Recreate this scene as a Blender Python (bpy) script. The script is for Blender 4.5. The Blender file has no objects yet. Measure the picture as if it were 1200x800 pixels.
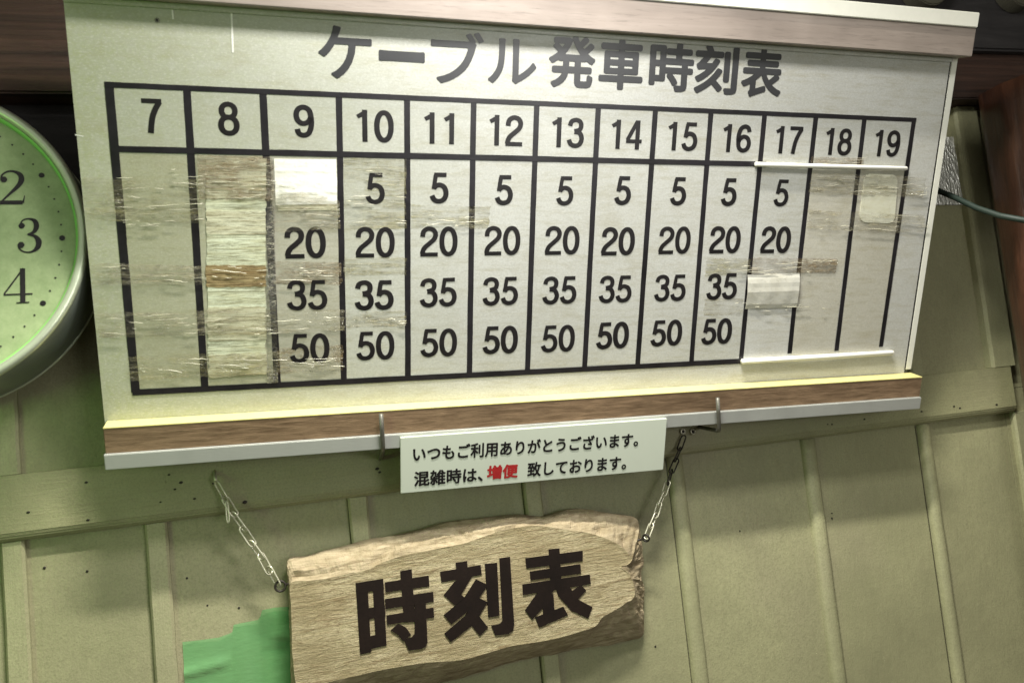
import bpy, bmesh, math, random
from mathutils import Vector, Matrix
random.seed(7)
C = bpy.context.scene.collection
sc = bpy.context.scene

# ------------------------------------------------------------------ camera
CAM = Vector((0, -1.2, 0))
F = 938.39
RC = ((0.9588509, -0.2646937, -0.1026752),      # camera right
      (-0.0777974, 0.1028425, -0.9916507),      # camera down
      (0.2730431, 0.9588330, 0.0780182))        # camera forward
cd = bpy.data.cameras.new('camera'); cam = bpy.data.objects.new('camera', cd); C.objects.link(cam)
cam.matrix_world = Matrix(((RC[0][0], -RC[1][0], -RC[2][0], CAM.x),
                           (RC[0][1], -RC[1][1], -RC[2][1], CAM.y),
                           (RC[0][2], -RC[1][2], -RC[2][2], CAM.z), (0, 0, 0, 1)))
cd.sensor_width = 36; cd.lens = 36 * F / 1200; cd.clip_start = .02; cd.clip_end = 50
sc.camera = cam
cd.dof.use_dof = True; cd.dof.focus_distance = 1.18; cd.dof.aperture_fstop = 4.6

# ------------------------------------------------------------------ light
w = bpy.data.worlds.new('World'); sc.world = w; w.use_nodes = True
_nt = w.node_tree; _bg = _nt.nodes['Background']; _bg.inputs[1].default_value = .36
_tc = _nt.nodes.new('ShaderNodeTexCoord'); _sp = _nt.nodes.new('ShaderNodeSeparateXYZ'); _rp = _nt.nodes.new('ShaderNodeValToRGB')
_mr = _nt.nodes.new('ShaderNodeMapRange'); _mr.inputs['From Min'].default_value = -1
_nt.links.new(_tc.outputs['Generated'], _sp.inputs[0]); _nt.links.new(_sp.outputs[2], _mr.inputs[0]); _nt.links.new(_mr.outputs[0], _rp.inputs[0])
_rp.color_ramp.elements[0].position = .3; _rp.color_ramp.elements[0].color = (.17, .155, .11, 1)     # floor of the waiting room
_rp.color_ramp.elements[1].position = .65; _rp.color_ramp.elements[1].color = (1, .99, .88, 1)      # pale ceiling and walls
_nt.links.new(_rp.outputs[0], _bg.inputs[0])
def area(name, loc, target, sx, sy, power, col):
    l = bpy.data.lights.new(name, 'AREA'); l.shape = 'RECTANGLE'; l.size = sx; l.size_y = sy
    l.energy = power; l.color = col
    o = bpy.data.objects.new(name, l); C.objects.link(o); o.location = loc
    o.rotation_euler = (Vector(target) - Vector(loc)).to_track_quat('-Z', 'Y').to_euler()
    return o
area('ceiling_tube_light', (.24, -.80, 1.34), (.30, -.15, .1), .5, .06, 47, (1, .97, .88))
area('glare_fill_light', (.92, -2.25, .0), (.28, -.24, .45), .62, .42, 7.2, (1, .99, .95))  # added behind the camera for title glare and soft frontal fill
area('board_top_fill_light', (.28, -.70, .68), (.34, -.24, .44), .30, .10, 7.2, (1, .985, .95))  # extra light added to brighten the top of the board
area('green_glow_light', (-.95, -.95, .05), (-.5, 0, .15), .3, .3, 2.0, (.42, 1, .2))
sc.view_settings.view_transform = 'Standard'; sc.view_settings.look = 'None'
sc.view_settings.exposure = .2; sc.view_settings.gamma = 1

# ------------------------------------------------------------------ measuring: points on real planes
def ray(x, y):
    a, b = (x - 600) / F, (y - 400) / F
    return Vector([RC[0][k] * a + RC[1][k] * b + RC[2][k] for k in range(3)]).normalized()
def on(x, y, P, n):
    d = ray(x, y); return CAM + d * ((P - CAM).dot(n) / d.dot(n))
YN = Vector((0, 1, 0))
def W(x, y, dep=0.): return on(x, y, Vector((0, -dep, 0)), YN)
BO = Vector((-0.1853, -.10, .0659))
BR = Matrix(((0.99924597, 0.01105782, 0.03721841), (0.00203416, 0.94236005, -0.33459437),
             (-0.03877303, 0.33441779, 0.94162699)))
BN = BR.col[1].copy()
def B(x, y, h=0.):
    return BR.transposed() @ (on(x, y, BO - BN * h, BN) - BO)
BM = Matrix.Translation(BO) @ BR.to_4x4()

# ------------------------------------------------------------------ object helpers
def tag(o, label, cat, group=None):
    o['label'] = label; o['category'] = cat
    if group: o['group'] = group
    return o
def empty(name, label, cat, mw=None, loc=(0, 0, 0), group=None):
    o = bpy.data.objects.new(name, None); C.objects.link(o); o.empty_display_size = .05
    if mw is not None: o.matrix_world = mw
    else: o.location = loc
    return tag(o, label, cat, group)
def link(name, me, parent=None, world=False):
    o = bpy.data.objects.new(name, me); C.objects.link(o)
    if parent is not None:
        o.parent = parent
    return o
def mk(name, verts, faces, mat, parent=None, smooth=False):
    me = bpy.data.meshes.new(name); me.from_pydata([tuple(v) for v in verts], [], faces)
    me.materials.append(mat)
    if smooth: me.polygons.foreach_set('use_smooth', [True] * len(me.polygons))
    me.update()
    return link(name, me, parent)
def bm_obj(name, bm, mat, parent=None, smooth=False):
    bmesh.ops.recalc_face_normals(bm, faces=bm.faces)
    me = bpy.data.meshes.new(name); bm.to_mesh(me); bm.free(); me.materials.append(mat)
    if smooth: me.polygons.foreach_set('use_smooth', [True] * len(me.polygons))
    return link(name, me, parent)
def box(name, a, b, mat, parent=None, bev=.001, seg=2, M=None):
    bm = bmesh.new(); bmesh.ops.create_cube(bm, size=1)
    a = Vector(a); b = Vector(b); c = (a + b) / 2; s = b - a
    for v in bm.verts: v.co = Vector((v.co.x * s.x, v.co.y * s.y, v.co.z * s.z)) + c
    if bev: bmesh.ops.bevel(bm, geom=bm.edges[:], offset=bev, segments=seg, affect='EDGES', clamp_overlap=True)
    if M is not None: bm.transform(M)
    return bm_obj(name, bm, mat, parent, False)
def prism(name, prof, x0, x1, mat, parent=None, bev=0):
    """profile in (y,z) swept along x"""
    n = len(prof)
    vs = [(x0, y, z) for y, z in prof] + [(x1, y, z) for y, z in prof]
    fs = [list(range(n)), list(range(2 * n - 1, n - 1, -1))] + [[i, i + n, (i + 1) % n + n, (i + 1) % n] for i in range(n)]
    bm = bmesh.new(); bv = [bm.verts.new(v) for v in vs]
    for f in fs: bm.faces.new([bv[i] for i in f])
    if bev: bmesh.ops.bevel(bm, geom=bm.edges[:], offset=bev, segments=2, affect='EDGES', clamp_overlap=True)
    return bm_obj(name, bm, mat, parent)
def tube(name, pts, r, mat, parent=None, n=10, closed=False, radii=None):
    pts = [Vector(p) for p in pts]; N = len(pts); vs = []; fs = []
    up = None
    for i, p in enumerate(pts):
        if closed: d = (pts[(i + 1) % N] - pts[i - 1]).normalized()
        else: d = (pts[min(i + 1, N - 1)] - pts[max(i - 1, 0)]).normalized()
        if up is None:
            up = d.orthogonal().normalized()
        else:
            up = (up - d * up.dot(d)).normalized()
        sd = d.cross(up); rr = radii[i] if radii else r
        for k in range(n):
            t = 2 * math.pi * k / n
            vs.append(p + (up * math.cos(t) + sd * math.sin(t)) * rr)
    for i in range(N if closed else N - 1):
        j = (i + 1) % N
        for k in range(n):
            fs.append((i * n + k, i * n + (k + 1) % n, j * n + (k + 1) % n, j * n + k))
    if not closed:
        fs.append(tuple(range(n - 1, -1, -1))); fs.append(tuple((N - 1) * n + k for k in range(n)))
    return mk(name, vs, fs, mat, parent, True)

# ------------------------------------------------------------------ materials
def new_mat(name):
    m = bpy.data.materials.new(name); m.use_nodes = True
    nt = m.node_tree; bs = nt.nodes['Principled BSDF']
    return m, nt, bs
def N(nt, t, **kw):
    n = nt.nodes.new(t)
    for k, v in kw.items():
        if k in ('operation', 'blend_type', 'data_type', 'noise_dimensions', 'feature', 'interpolation_type', 'wave_type', 'bands_direction'): setattr(n, k, v)
        else: n.inputs[k].default_value = v
    return n
def coords(nt, scale=(1, 1, 1), kind='Object', loc=(0, 0, 0), rot=(0, 0, 0)):
    tc = nt.nodes.new('ShaderNodeTexCoord'); mp = nt.nodes.new('ShaderNodeMapping')
    mp.inputs['Scale'].default_value = scale; mp.inputs['Location'].default_value = loc
    mp.inputs['Rotation'].default_value = rot
    nt.links.new(tc.outputs[kind], mp.inputs['Vector']); return mp.outputs[0]
def noise(nt, vec, scale, detail=4, rough=.6, dist=0):
    n = N(nt, 'ShaderNodeTexNoise', Scale=scale, Detail=detail, Roughness=rough, Distortion=dist)
    nt.links.new(vec, n.inputs['Vector']); return n.outputs['Fac']
def ramp(nt, fac, stops):
    r = nt.nodes.new('ShaderNodeValToRGB'); nt.links.new(fac, r.inputs[0])
    e = r.color_ramp.elements
    while len(e) < len(stops): e.new(.5)
    for i, (p, c) in enumerate(stops):
        e[i].position = p; e[i].color = (c if len(c) == 4 else (*c, 1)) if not isinstance(c, float) else (c, c, c, 1)
    return r.outputs[0]
def mix(nt, a, b, fac, mode='MIX'):
    n = nt.nodes.new('ShaderNodeMix'); n.data_type = 'RGBA'; n.blend_type = mode
    for sock, v in ((n.inputs[6], a), (n.inputs[7], b), (n.inputs[0], fac)):
        if hasattr(v, 'links'): nt.links.new(v, sock)
        elif isinstance(v, (int, float)): sock.default_value = v
        else: sock.default_value = (*v, 1) if len(v) == 3 else v
    return n.outputs[2]
def bump(nt, bs, h, strength=.3, dist=.002, prev=None):
    b = N(nt, 'ShaderNodeBump', Strength=strength, Distance=dist); nt.links.new(h, b.inputs['Height'])
    if prev is not None: nt.links.new(prev, b.inputs['Normal'])
    nt.links.new(b.outputs[0], bs.inputs['Normal']); return b.outputs[0]
def setc(nt, bs, c, rough=.5, metal=0, spec=.5):
    if hasattr(c, 'links'): nt.links.new(c, bs.inputs['Base Color'])
    else: bs.inputs['Base Color'].default_value = (*c, 1)
    if hasattr(rough, 'links'): nt.links.new(rough, bs.inputs['Roughness'])
    else: bs.inputs['Roughness'].default_value = rough
    bs.inputs['Metallic'].default_value = metal
    bs.inputs['Specular IOR Level'].default_value = spec

def paint_mat(name, base, grain=(30, 30, 6), rough=.55, dirt=.5):
    m, nt, bs = new_mat(name)
    v = coords(nt); vg = coords(nt, grain)
    n1 = noise(nt, v, 5, 5, .6); n2 = noise(nt, vg, 4, 6, .7); n3 = noise(nt, v, 350, 3, .6)
    c = mix(nt, tuple(x * .80 for x in base), tuple(min(1, x * 1.14) for x in base), ramp(nt, n1, [(.3, 0.), (.7, 1.)]))
    c = mix(nt, c, (base[0] * .8, base[1] * .74, base[2] * .72), ramp(nt, n2, [(.5, 0.), (.8, .55)]))
    c = mix(nt, c, (base[0] * 1.0, base[1] * .9, base[2] * 1.1), ramp(nt, noise(nt, v, 2.3, 3), [(.5, 0.), (.7, .45)]))
    c = mix(nt, c, tuple(x * .72 for x in base), ramp(nt, n3, [(.45, 0.), (.7, .7)]))
    c = mix(nt, c, tuple(x * .62 for x in base), ramp(nt, noise(nt, coords(nt, (1, 1, .35)), 34, 9, .8, .6), [(.54, 0.), (.74, .45)]))
    c = mix(nt, c, tuple(min(1, x * 1.3) for x in base), ramp(nt, noise(nt, coords(nt, (1, 1, 1), loc=(2, 2, 2)), 60, 7, .8), [(.56, 0.), (.72, .5)]))
    # fly specks and small chips
    vo = N(nt, 'ShaderNodeTexVoronoi', Scale=26); vo.inputs['Randomness'].default_value = 1
    nt.links.new(coords(nt, (1, 1, 1), loc=(.3, .2, .7)), vo.inputs['Vector'])
    sp = ramp(nt, vo.outputs['Distance'], [(.02, .9), (.05, 0.)])
    pick = ramp(nt, noise(nt, v, 9, 2), [(.68, 0.), (.72, 1.)])
    s = N(nt, 'ShaderNodeMath', operation='MULTIPLY'); nt.links.new(sp, s.inputs[0]); nt.links.new(pick, s.inputs[1])
    c = mix(nt, c, (.035, .03, .015), s.outputs[0])
    smud = ramp(nt, noise(nt, coords(nt, (60, 60, 14)), 3, 5, .7), [(.66, 0.), (.78, dirt)])
    c = mix(nt, c, (.08, .07, .04), smud)
    setc(nt, bs, c, ramp(nt, n2, [(.3, rough - .1), (.7, rough + .12)]))
    b = bump(nt, bs, n3, .35, .0010); b = bump(nt, bs, n2, .4, .0015, b); bump(nt, bs, noise(nt, v, 34, 6, .6), .3, .003, b)
    return m
M_wall = paint_mat('olive_wall_paint', (.298, .290, .162))
M_joint = paint_mat('shade_and_grime_joint', (.06, .055, .03))
M_batten = paint_mat('olive_batten_paint', (.325, .32, .18), grain=(60, 60, 5), dirt=.75)
M_rail = paint_mat('olive_rail_paint', (.285, .28, .15), grain=(5, 60, 60), dirt=.7)

def wood_mat(name, dark, light, stretch, scale=6, rough=.6, bumps=.5, spec=.4, fine=90, coat=0, distort=.6):
    m, nt, bs = new_mat(name)
    v = coords(nt, stretch); n1 = noise(nt, v, scale, 8, .65, distort); n2 = noise(nt, v, fine, 4, .7)
    n3 = noise(nt, coords(nt), 7, 3)
    c = ramp(nt, n1, [(.32, dark), (.5, tuple((a + b) / 2 for a, b in zip(dark, light))), (.68, light)])
    c = mix(nt, c, tuple(x * .45 for x in dark), ramp(nt, n2, [(.55, 0.), (.75, .6)]))
    c = mix(nt, c, tuple(x * .6 for x in dark), ramp(nt, n3, [(.5, 0.), (.75, .5)]))
    setc(nt, bs, c, rough, spec=spec); bs.inputs['Coat Weight'].default_value = coat; bs.inputs['Coat Roughness'].default_value = .18
    b = bump(nt, bs, n1, bumps, .003); bump(nt, bs, n2, bumps * .6, .001, b)
    return m
M_beam = wood_mat('dark_brown_beam_wood', (.016, .009, .006), (.095, .048, .032), (1.2, 20, 40), 1.8, .6, 1.)
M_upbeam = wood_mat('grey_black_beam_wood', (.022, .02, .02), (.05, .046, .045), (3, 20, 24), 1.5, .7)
M_blocker = paint_mat('dark_blocker_paint', (.07, .06, .04))
M_rafter = paint_mat('dull_olive_rafter_paint', (.085, .08, .055))
M_log = wood_mat('varnished_log_wood', (.022, .009, .006), (.13, .052, .026), (16, 16, 1.8), 1.5, .42, .8, .5, 30, coat=.6)
M_lam = wood_mat('brown_wood_grain_laminate', (.14, .088, .05), (.32, .215, .13), (12, 60, 110), 1.9, .42, .2, .4, 14)
M_lamtop = wood_mat('pinkish_wood_grain_laminate', (.25, .205, .175), (.33, .275, .24), (4, 60, 60), 1.1, .4, .08, .6, 6)

def plain(name, col, rough=.5, metal=0, nscale=200, var=.15, bumps=.1, spec=.5, stretch=(1, 1, 1)):
    m, nt, bs = new_mat(name); v = coords(nt, stretch)
    n1 = noise(nt, v, nscale, 4, .65); n2 = noise(nt, coords(nt), 12, 4)
    c = mix(nt, tuple(x * (1 - var) for x in col), tuple(min(1, x * (1 + var)) for x in col), n1)
    c = mix(nt, c, tuple(x * (1 - var * 1.5) for x in col), ramp(nt, n2, [(.45, 0.), (.7, .7)]))
    setc(nt, bs, c, rough, metal, spec)
    if bumps: bump(nt, bs, n1, bumps, .001)
    return m
M_alu = plain('brushed_aluminium', (.58, .59, .55), .42, .45, 40, .12, .15, stretch=(1, 30, 30))
M_white_alu = plain('white_painted_strip', (.78, .77, .68), .4, 0, 90, .06, .05)
M_yellow = plain('yellow_edge_trim', (.64, .58, .24), .38, 0, 60, .12, .1, stretch=(1, 10, 10))
M_ink = plain('black_print', (.014, .012, .013), .36, 0, 300, .5, .1, .45)
M_title = plain('glare_grey_title_letters', (.045, .045, .048), .32, 0, 90, .25, .05)  # glare over the black letters is mixed into this grey
M_line = plain('black_line_tape', (.016, .014, .017), .34, 0, 70, .6, .25, .5)
M_red = plain('red_print', (.42, .02, .02), .5)
M_signink = plain('dark_brown_black_paint', (.012, .007, .005), .7, 0, 200, .4, .2, .15)
M_white = plain('white_plastic_bar', (.82, .81, .74), .35, 0, 90, .05, .05)
M_steel = plain('zinc_wire', (.62, .60, .46), .35, .6, 120, .2, .1)
M_hook = plain('dull_steel_hook', (.20, .19, .16), .4, .6, 150, .3, .2)
M_dark = plain('rusty_dark_iron', (.03, .024, .018), .5, .4, 120, .4, .3)
M_notice = plain('pale_green_white_notice', (.62, .66, .56), .4, 0, 25, .03, .02)
M_clockrim = plain('worn_chrome_bezel', (.60, .66, .50), .34, .6, 60, .12, .1)
M_clockside = plain('dark_grey_clock_case', (.22, .25, .21), .36, .4, 30, .15, .05)
M_cable = plain('dark_green_cable', (.008, .018, .012), .6)
M_tapeg, nt, bs = new_mat('green_adhesive_tape')
gx = N(nt, 'ShaderNodeSeparateXYZ'); nt.links.new(coords(nt), gx.inputs[0]); c = mix(nt, ramp(nt, gx.outputs[0], [(0., (.17, .42, .17)), (.06, (.05, .26, .06))]), (.16, .40, .15), ramp(nt, noise(nt, coords(nt), 22, 4), [(.4, 0.), (.7, .7)])); setc(nt, bs, c, .38)
bump(nt, bs, noise(nt, coords(nt, (20, 20, 60)), 3, 5), .3, .002)
tr = nt.nodes.new('ShaderNodeBsdfTransparent'); ms = nt.nodes.new('ShaderNodeMixShader'); ms.inputs[0].default_value = .66
nt.links.new(tr.outputs[0], ms.inputs[1]); nt.links.new(bs.outputs[0], ms.inputs[2]); nt.links.new(ms.outputs[0], nt.nodes['Material Output'].inputs[0])
# clock face: reflected green light is tinted into its colour
M_face, nt, bs = new_mat('green_lit_clock_face')
nn = noise(nt, coords(nt), 60, 6, .75)
setc(nt, bs, mix(nt, (.21, .275, .13), (.31, .37, .20), ramp(nt, nn, [(.3, 0.), (.7, 1.)])), .5); bump(nt, bs, nn, .25, .001)
M_glowrim = plain('painted_glow_inner_ring', (.25, .60, .15), .35, 0, 80, .1, .05)  # green glow at the rim painted as the ring's colour

# crinkled foil
M_foil, nt, bs = new_mat('crinkled_silver_tape')
vo = N(nt, 'ShaderNodeTexVoronoi', Scale=150); nt.links.new(coords(nt, (1.6, 1, .6)), vo.inputs['Vector'])
setc(nt, bs, (.72, .72, .66), .34, .5); bump(nt, bs, vo.outputs['Distance'], .8, .006)

# acrylic panel
def panel_mat(name, k=(1, 1, 1), left=1., seed=0):
    m, nt, bs = new_mat(name)
    v = coords(nt, loc=(seed, 0, 0))
    n1 = noise(nt, v, 3.2, 5, .6); n2 = noise(nt, coords(nt, (2, 1, 14)), 9, 6, .7); n3 = noise(nt, v, 420, 2, .6); n4 = noise(nt, v, 90, 5, .7)
    c = mix(nt, (.46, .46, .425), (.57, .57, .545), ramp(nt, n1, [(.3, 0.), (.7, 1.)]))
    c = mix(nt, c, (.33, .30, .19), ramp(nt, n2, [(.50, 0.), (.70, .55)]))
    sx = N(nt, 'ShaderNodeSeparateXYZ'); nt.links.new(coords(nt), sx.inputs[0])
    lft = N(nt, 'ShaderNodeMapRange'); lft.inputs['From Min'].default_value = .45; lft.inputs['From Max'].default_value = -.05; lft.inputs['To Max'].default_value = left
    nt.links.new(sx.outputs[0], lft.inputs['Value'])
    lm = N(nt, 'ShaderNodeMath', operation='MULTIPLY'); nt.links.new(lft.outputs[0], lm.inputs[0]); nt.links.new(ramp(nt, n4, [(.3, .5), (.7, 1.)]), lm.inputs[1])
    c = mix(nt, c, (.36, .38, .21), lm.outputs[0])          # yellow-green ageing of the left end
    c = mix(nt, c, (.36, .35, .31), ramp(nt, n3, [(.45, 0.), (.6, .3)]))
    c = mix(nt, c, (.36, .35, .28), ramp(nt, noise(nt, coords(nt, (1, 1, 3)), 60, 8, .8), [(.48, 0.), (.62, .28)]))
    c = mix(nt, c, (.66, .65, .59), ramp(nt, noise(nt, coords(nt, (2, 1, 5), loc=(3, 0, 1)), 110, 6, .8), [(.52, 0.), (.62, .5)]))
    c = mix(nt, c, (.30, .26, .15), ramp(nt, noise(nt, coords(nt, (1.2, 1, 3), loc=(1, 0, 2)), 7, 8, .75), [(.52, 0.), (.70, .35)]))
    c = mix(nt, c, k, 1., 'MULTIPLY')
    lm.use_clamp = True
    setc(nt, bs, c, ramp(nt, n2, [(.3, .30), (.7, .42)]), spec=.6)
    b = bump(nt, bs, n3, .15, .0008); bump(nt, bs, n4, .2, .001, b)
    return m
M_panel = panel_mat('yellowed_milky_acrylic')
M_stick = panel_mat('grey_number_sticker', (.93, .935, .93), .9, .21)
M_stick_old = panel_mat('browned_old_sticker', (.80, .79, .67), .6, .43)
M_stick_mid = panel_mat('dull_brown_grey_sticker', (.80, .78, .71), .5, .77)
M_stick_end = panel_mat('dull_end_sticker', (.93, .90, .82), .5, .1)
# adhesive film with dirt and creases: really see-through between its creases
def film(name, dirtcol, amount, seed, body=.22):
    m, nt, bs = new_mat(name); out = nt.nodes['Material Output']
    v = coords(nt, (4, 1, 60), loc=(seed, 0, seed)); n1 = noise(nt, v, 3, 7, .75, 1.2)
    n2 = noise(nt, coords(nt, (1, 1, 1.6), loc=(0, seed, 0)), 120, 5, .75, .8)
    c = mix(nt, dirtcol, tuple(x * .3 for x in dirtcol), ramp(nt, n2, [(.45, 0.), (.6, 1.)]))
    c = mix(nt, c, (.70, .66, .50), ramp(nt, noise(nt, coords(nt, (2, 1, 7), loc=(seed, 0, 3)), 70, 6, .75, 1.2), [(.52, 0.), (.60, .9)]))  # pale streaks paint the crease highlights into the film colour
    setc(nt, bs, c, .22, spec=.8)
    b = bump(nt, bs, n1, 1., .004); bump(nt, bs, n2, .6, .0015, b)
    tr = nt.nodes.new('ShaderNodeBsdfTransparent'); ms = nt.nodes.new('ShaderNodeMixShader')
    a = N(nt, 'ShaderNodeMath', operation='MULTIPLY'); a.inputs[1].default_value = amount
    st = ramp(nt, noise(nt, coords(nt, (3.5, 1, 46), loc=(seed, seed, 1)), 5, 8, .75, .9), [(.42, body), (.58, 1.)])
    pt = ramp(nt, noise(nt, coords(nt, (1, 1, 1), loc=(seed, 2, seed)), 14, 4, .7), [(.38, .2), (.55, 1.)])
    mm = N(nt, 'ShaderNodeMath', operation='MULTIPLY'); nt.links.new(st, mm.inputs[0]); nt.links.new(pt, mm.inputs[1])
    nt.links.new(mm.outputs[0], a.inputs[0])
    nt.links.new(a.outputs[0], ms.inputs[0]); nt.links.new(tr.outputs[0], ms.inputs[1]); nt.links.new(bs.outputs[0], ms.inputs[2])
    nt.links.new(ms.outputs[0], out.inputs[0]); return m
M_film_clear = film('creased_clear_tape', (.42, .37, .22), .6, 1.3, .10)
M_film_brown = film('browned_dirty_tape', (.30, .20, .09), .68, 4.1, .35)
M_film_yel = film('yellowed_tape', (.42, .38, .17), .5, 7.7, .18)

M_film_grey = film('grimy_grey_tape', (.10, .095, .085), .85, 2.2, .6)
M_crease = plain('glossy_tape_crease', (.70, .67, .52), .25, 0, 60, .2, .1, .8)
# papers
def paper(name, a, b_, rough=.5, streak=50):
    m, nt, bs = new_mat(name)
    n1 = noise(nt, coords(nt, (3, 1, streak)), 3, 7, .75, .5); n2 = noise(nt, coords(nt), 180, 4, .7)
    c = mix(nt, a, b_, ramp(nt, n1, [(.42, 0.), (.66, 1.)])); c = mix(nt, c, tuple(x * .7 for x in b_), ramp(nt, n2, [(.55, 0.), (.75, .6)]))
    setc(nt, bs, c, rough)
    if streak > 20:
        n3 = noise(nt, coords(nt, (5, 1, 120), loc=(.4, 0, .7)), 4, 8, .8, 1.5)
        c2 = mix(nt, c, tuple(x * .42 for x in b_), ramp(nt, n3, [(.47, 0.), (.58, .95)])); nt.links.new(c2, bs.inputs['Base Color'])
    b = bump(nt, bs, n1, .35, .0008); bump(nt, bs, n2, .3, .0006, b); return m
M_paper_w = paper('bright_white_paper', (.86, .855, .80), (.74, .72, .62), .35, 14)
M_paper_g = paper('aged_greenish_paper', (.70, .74, .58), (.52, .50, .30), .5, 30)
M_paper_y = paper('yellow_stained_paper', (.66, .66, .50), (.44, .39, .23), .5, 60)
M_paper_b = paper('brown_stained_paper', (.42, .33, .17), (.20, .12, .045), .5, 70)
M_paper_s = paper('greyish_paper', (.56, .55, .49), (.5, .48, .40), .4, 10)
M_paper_k = paper('milky_plastic_card', (.66, .66, .55), (.55, .53, .38), .4, 10)

M_sticker = paper('pale_grey_sticker', (.50, .495, .475), (.43, .425, .405), .5, 3)
# live edge slab
M_slab, nt, bs = new_mat('raw_pale_slab_wood')
v = coords(nt, (6, 8, 26)); n1 = noise(nt, v, 4, 8, .72, 1.0); n2 = noise(nt, coords(nt, (2.2, 2, 3.2)), 90, 5, .75); n3 = noise(nt, coords(nt), 11, 4)
c = mix(nt, (.37, .315, .18), (.50, .43, .275), ramp(nt, n1, [(.35, 0.), (.65, 1.)]))
c = mix(nt, c, (.11, .075, .035), ramp(nt, n2, [(.50, 0.), (.66, .6)]))
c = mix(nt, c, (.56, .48, .33), ramp(nt, noise(nt, coords(nt, (2, 2, 4), loc=(4, 4, 4)), 120, 5, .8), [(.55, 0.), (.66, .6)]))
c = mix(nt, c, (.24, .17, .08), ramp(nt, n3, [(.45, 0.), (.7, .55)]))
gr = noise(nt, coords(nt, (2.2, 3, 30), loc=(.7, 0, .2)), 5, 9, .7, 1.8)
c = mix(nt, c, (.17, .115, .055), ramp(nt, gr, [(.50, 0.), (.60, .75)]))
c = mix(nt, c, (.27, .22, .12), ramp(nt, noise(nt, coords(nt, (1, 1, 1.5), loc=(5, 0, 2)), 9, 7, .7), [(.48, 0.), (.62, .7)]))
setc(nt, bs, c, .75, spec=.3); b = bump(nt, bs, n1, .8, .003); b = bump(nt, bs, gr, .5, .003, b); bump(nt, bs, n2, .6, .0016, b)
M_bark = wood_mat('slab_waney_edge', (.24, .185, .105), (.50, .415, .275), (7, 12, 34), 3.5, .8, 1., .25, 130, distort=1.4)

# ------------------------------------------------------------------ wall: boards, battens, rail
wall = empty('board_wall', 'olive green painted board wall with vertical battens and a horizontal rail', 'wall')
BX = [-1.05, -.80, -.57, -.357, -.185, .0845, .348, .593, .845, 1.086]
edges = [-1.3] + BX + [1.275, 1.42]
for i in range(len(edges) - 1):
    a, b = edges[i] + .0008, edges[i + 1] - .0008
    box('wall_board', (a, -.0006 * (i % 3), -1.0), (b, .02, -.066), M_wall, wall, 0)
    box('wall_board', (a, -.0005 * ((i + 1) % 3), -.065), (b, .02, .9), M_wall, wall, 0)
def batten(x, z0, z1, wd=.027, dp=.011, rnd=False):
    bm = bmesh.new(); n = 26; rings = []
    for k in range(n + 1):
        z = z0 + (z1 - z0) * k / n; j = random.uniform(-.0006, .0006); j2 = random.uniform(-.0006, .0006)
        h = wd / 2
        pr = [(-h + j, .0), (-h + j, -dp * .7), (-h + .003 + j, -dp), (h - .003 + j2, -dp), (h + j2, -dp * .7), (h + j2, .0)] if not rnd else [(-h * math.cos(t) + j, -dp * math.sin(t) ** .6) for t in [math.pi * q / 7 for q in range(8)]]
        rings.append([bm.verts.new((x + a, b, z)) for a, b in pr])
    for p, q in zip(rings, rings[1:]):
        for k in range(len(p) - 1): bm.faces.new((p[k], p[k + 1], q[k + 1], q[k])).smooth = rnd
    bm.faces.new(rings[0]); bm.faces.new(rings[-1][::-1])
    bm_obj('batten', bm, M_batten, wall)
for x in BX:
    batten(x, -1.0, -.1095, .028 if x < 1 else .024, rnd=x > .5)
    if x != .845: box('shaded_dirty_joint', (x - .0148, -.0014, -.6), (x - .0138, .001, -.112), M_joint, wall, 0)  # dark strip painted for the shade and dirt in the gap
    batten(x, -.0235, .47)
batten(1.2725, -.0235, .47, .052, .02)
batten(1.31, -1.0, -.1095, .05, .012)
# rail with moulded lower edge
prism('rail', [(0.0, -.0240), (-.020, -.0240), (-.020, -.0985), (-.0175, -.1005), (-.0175, -.1035), (-.0120, -.1090), (0.0, -.1090)], -1.3, 1.285, M_rail, wall, .0012)
for px, py, r in [(212, 565, .0035), (205, 573, .0025), (198, 556, .0025), (287, 588, .0045), (101, 565, .003), (33, 600, .003), (188, 588, .002), (228, 584, .0028),
                  (103, 609, .003), (1118, 476, .003), (1125, 478, .003), (1168, 474, .0035), (1013, 491, .003), (1080, 482, .003), (975, 497, .0026), (970, 497, .002), (442, 549, .004), (445, 553, .003), (250, 566, .0025)]:
    P = W(px, py, .0204); bm = bmesh.new(); bmesh.ops.create_icosphere(bm, subdivisions=1, radius=r * .72)
    for v_ in bm.verts: v_.co = Vector((v_.co.x * 1.2, v_.co.y * .22, v_.co.z * .8)) + Vector((P.x, P.y, P.z))
    bm_obj('nail_head', bm, M_dark, wall)
for px, py, r in [(219, 677, .0025), (102, 669, .0028), (243, 709, .0022), (280, 712, .0028), (867, 622, .0024), (975, 607, .0028), (975, 601, .002), (768, 757, .0026), (52, 665, .003)]:
    P = W(px, py, .0012); bm = bmesh.new(); bmesh.ops.create_icosphere(bm, subdivisions=1, radius=r * .72)
    for v_ in bm.verts: v_.co = Vector((v_.co.x, v_.co.y * .25, v_.co.z)) + P
    bm_obj('nail_head', bm, M_dark, wall)

struct_ = box('ceiling_blocker', (-1.6, -.485, .802), (1.6, .05, .84), M_blocker, None, 0); struct_['kind'] = 'structure'  # unseen, added to keep the tube light off the upper wall
struct_ = box('side_light_blocker', (1.56, -1.0, -1.0), (1.60, .05, 1.0), M_blocker, None, 0); struct_['kind'] = 'structure'  # unseen, added to block ambient light from the right
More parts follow.
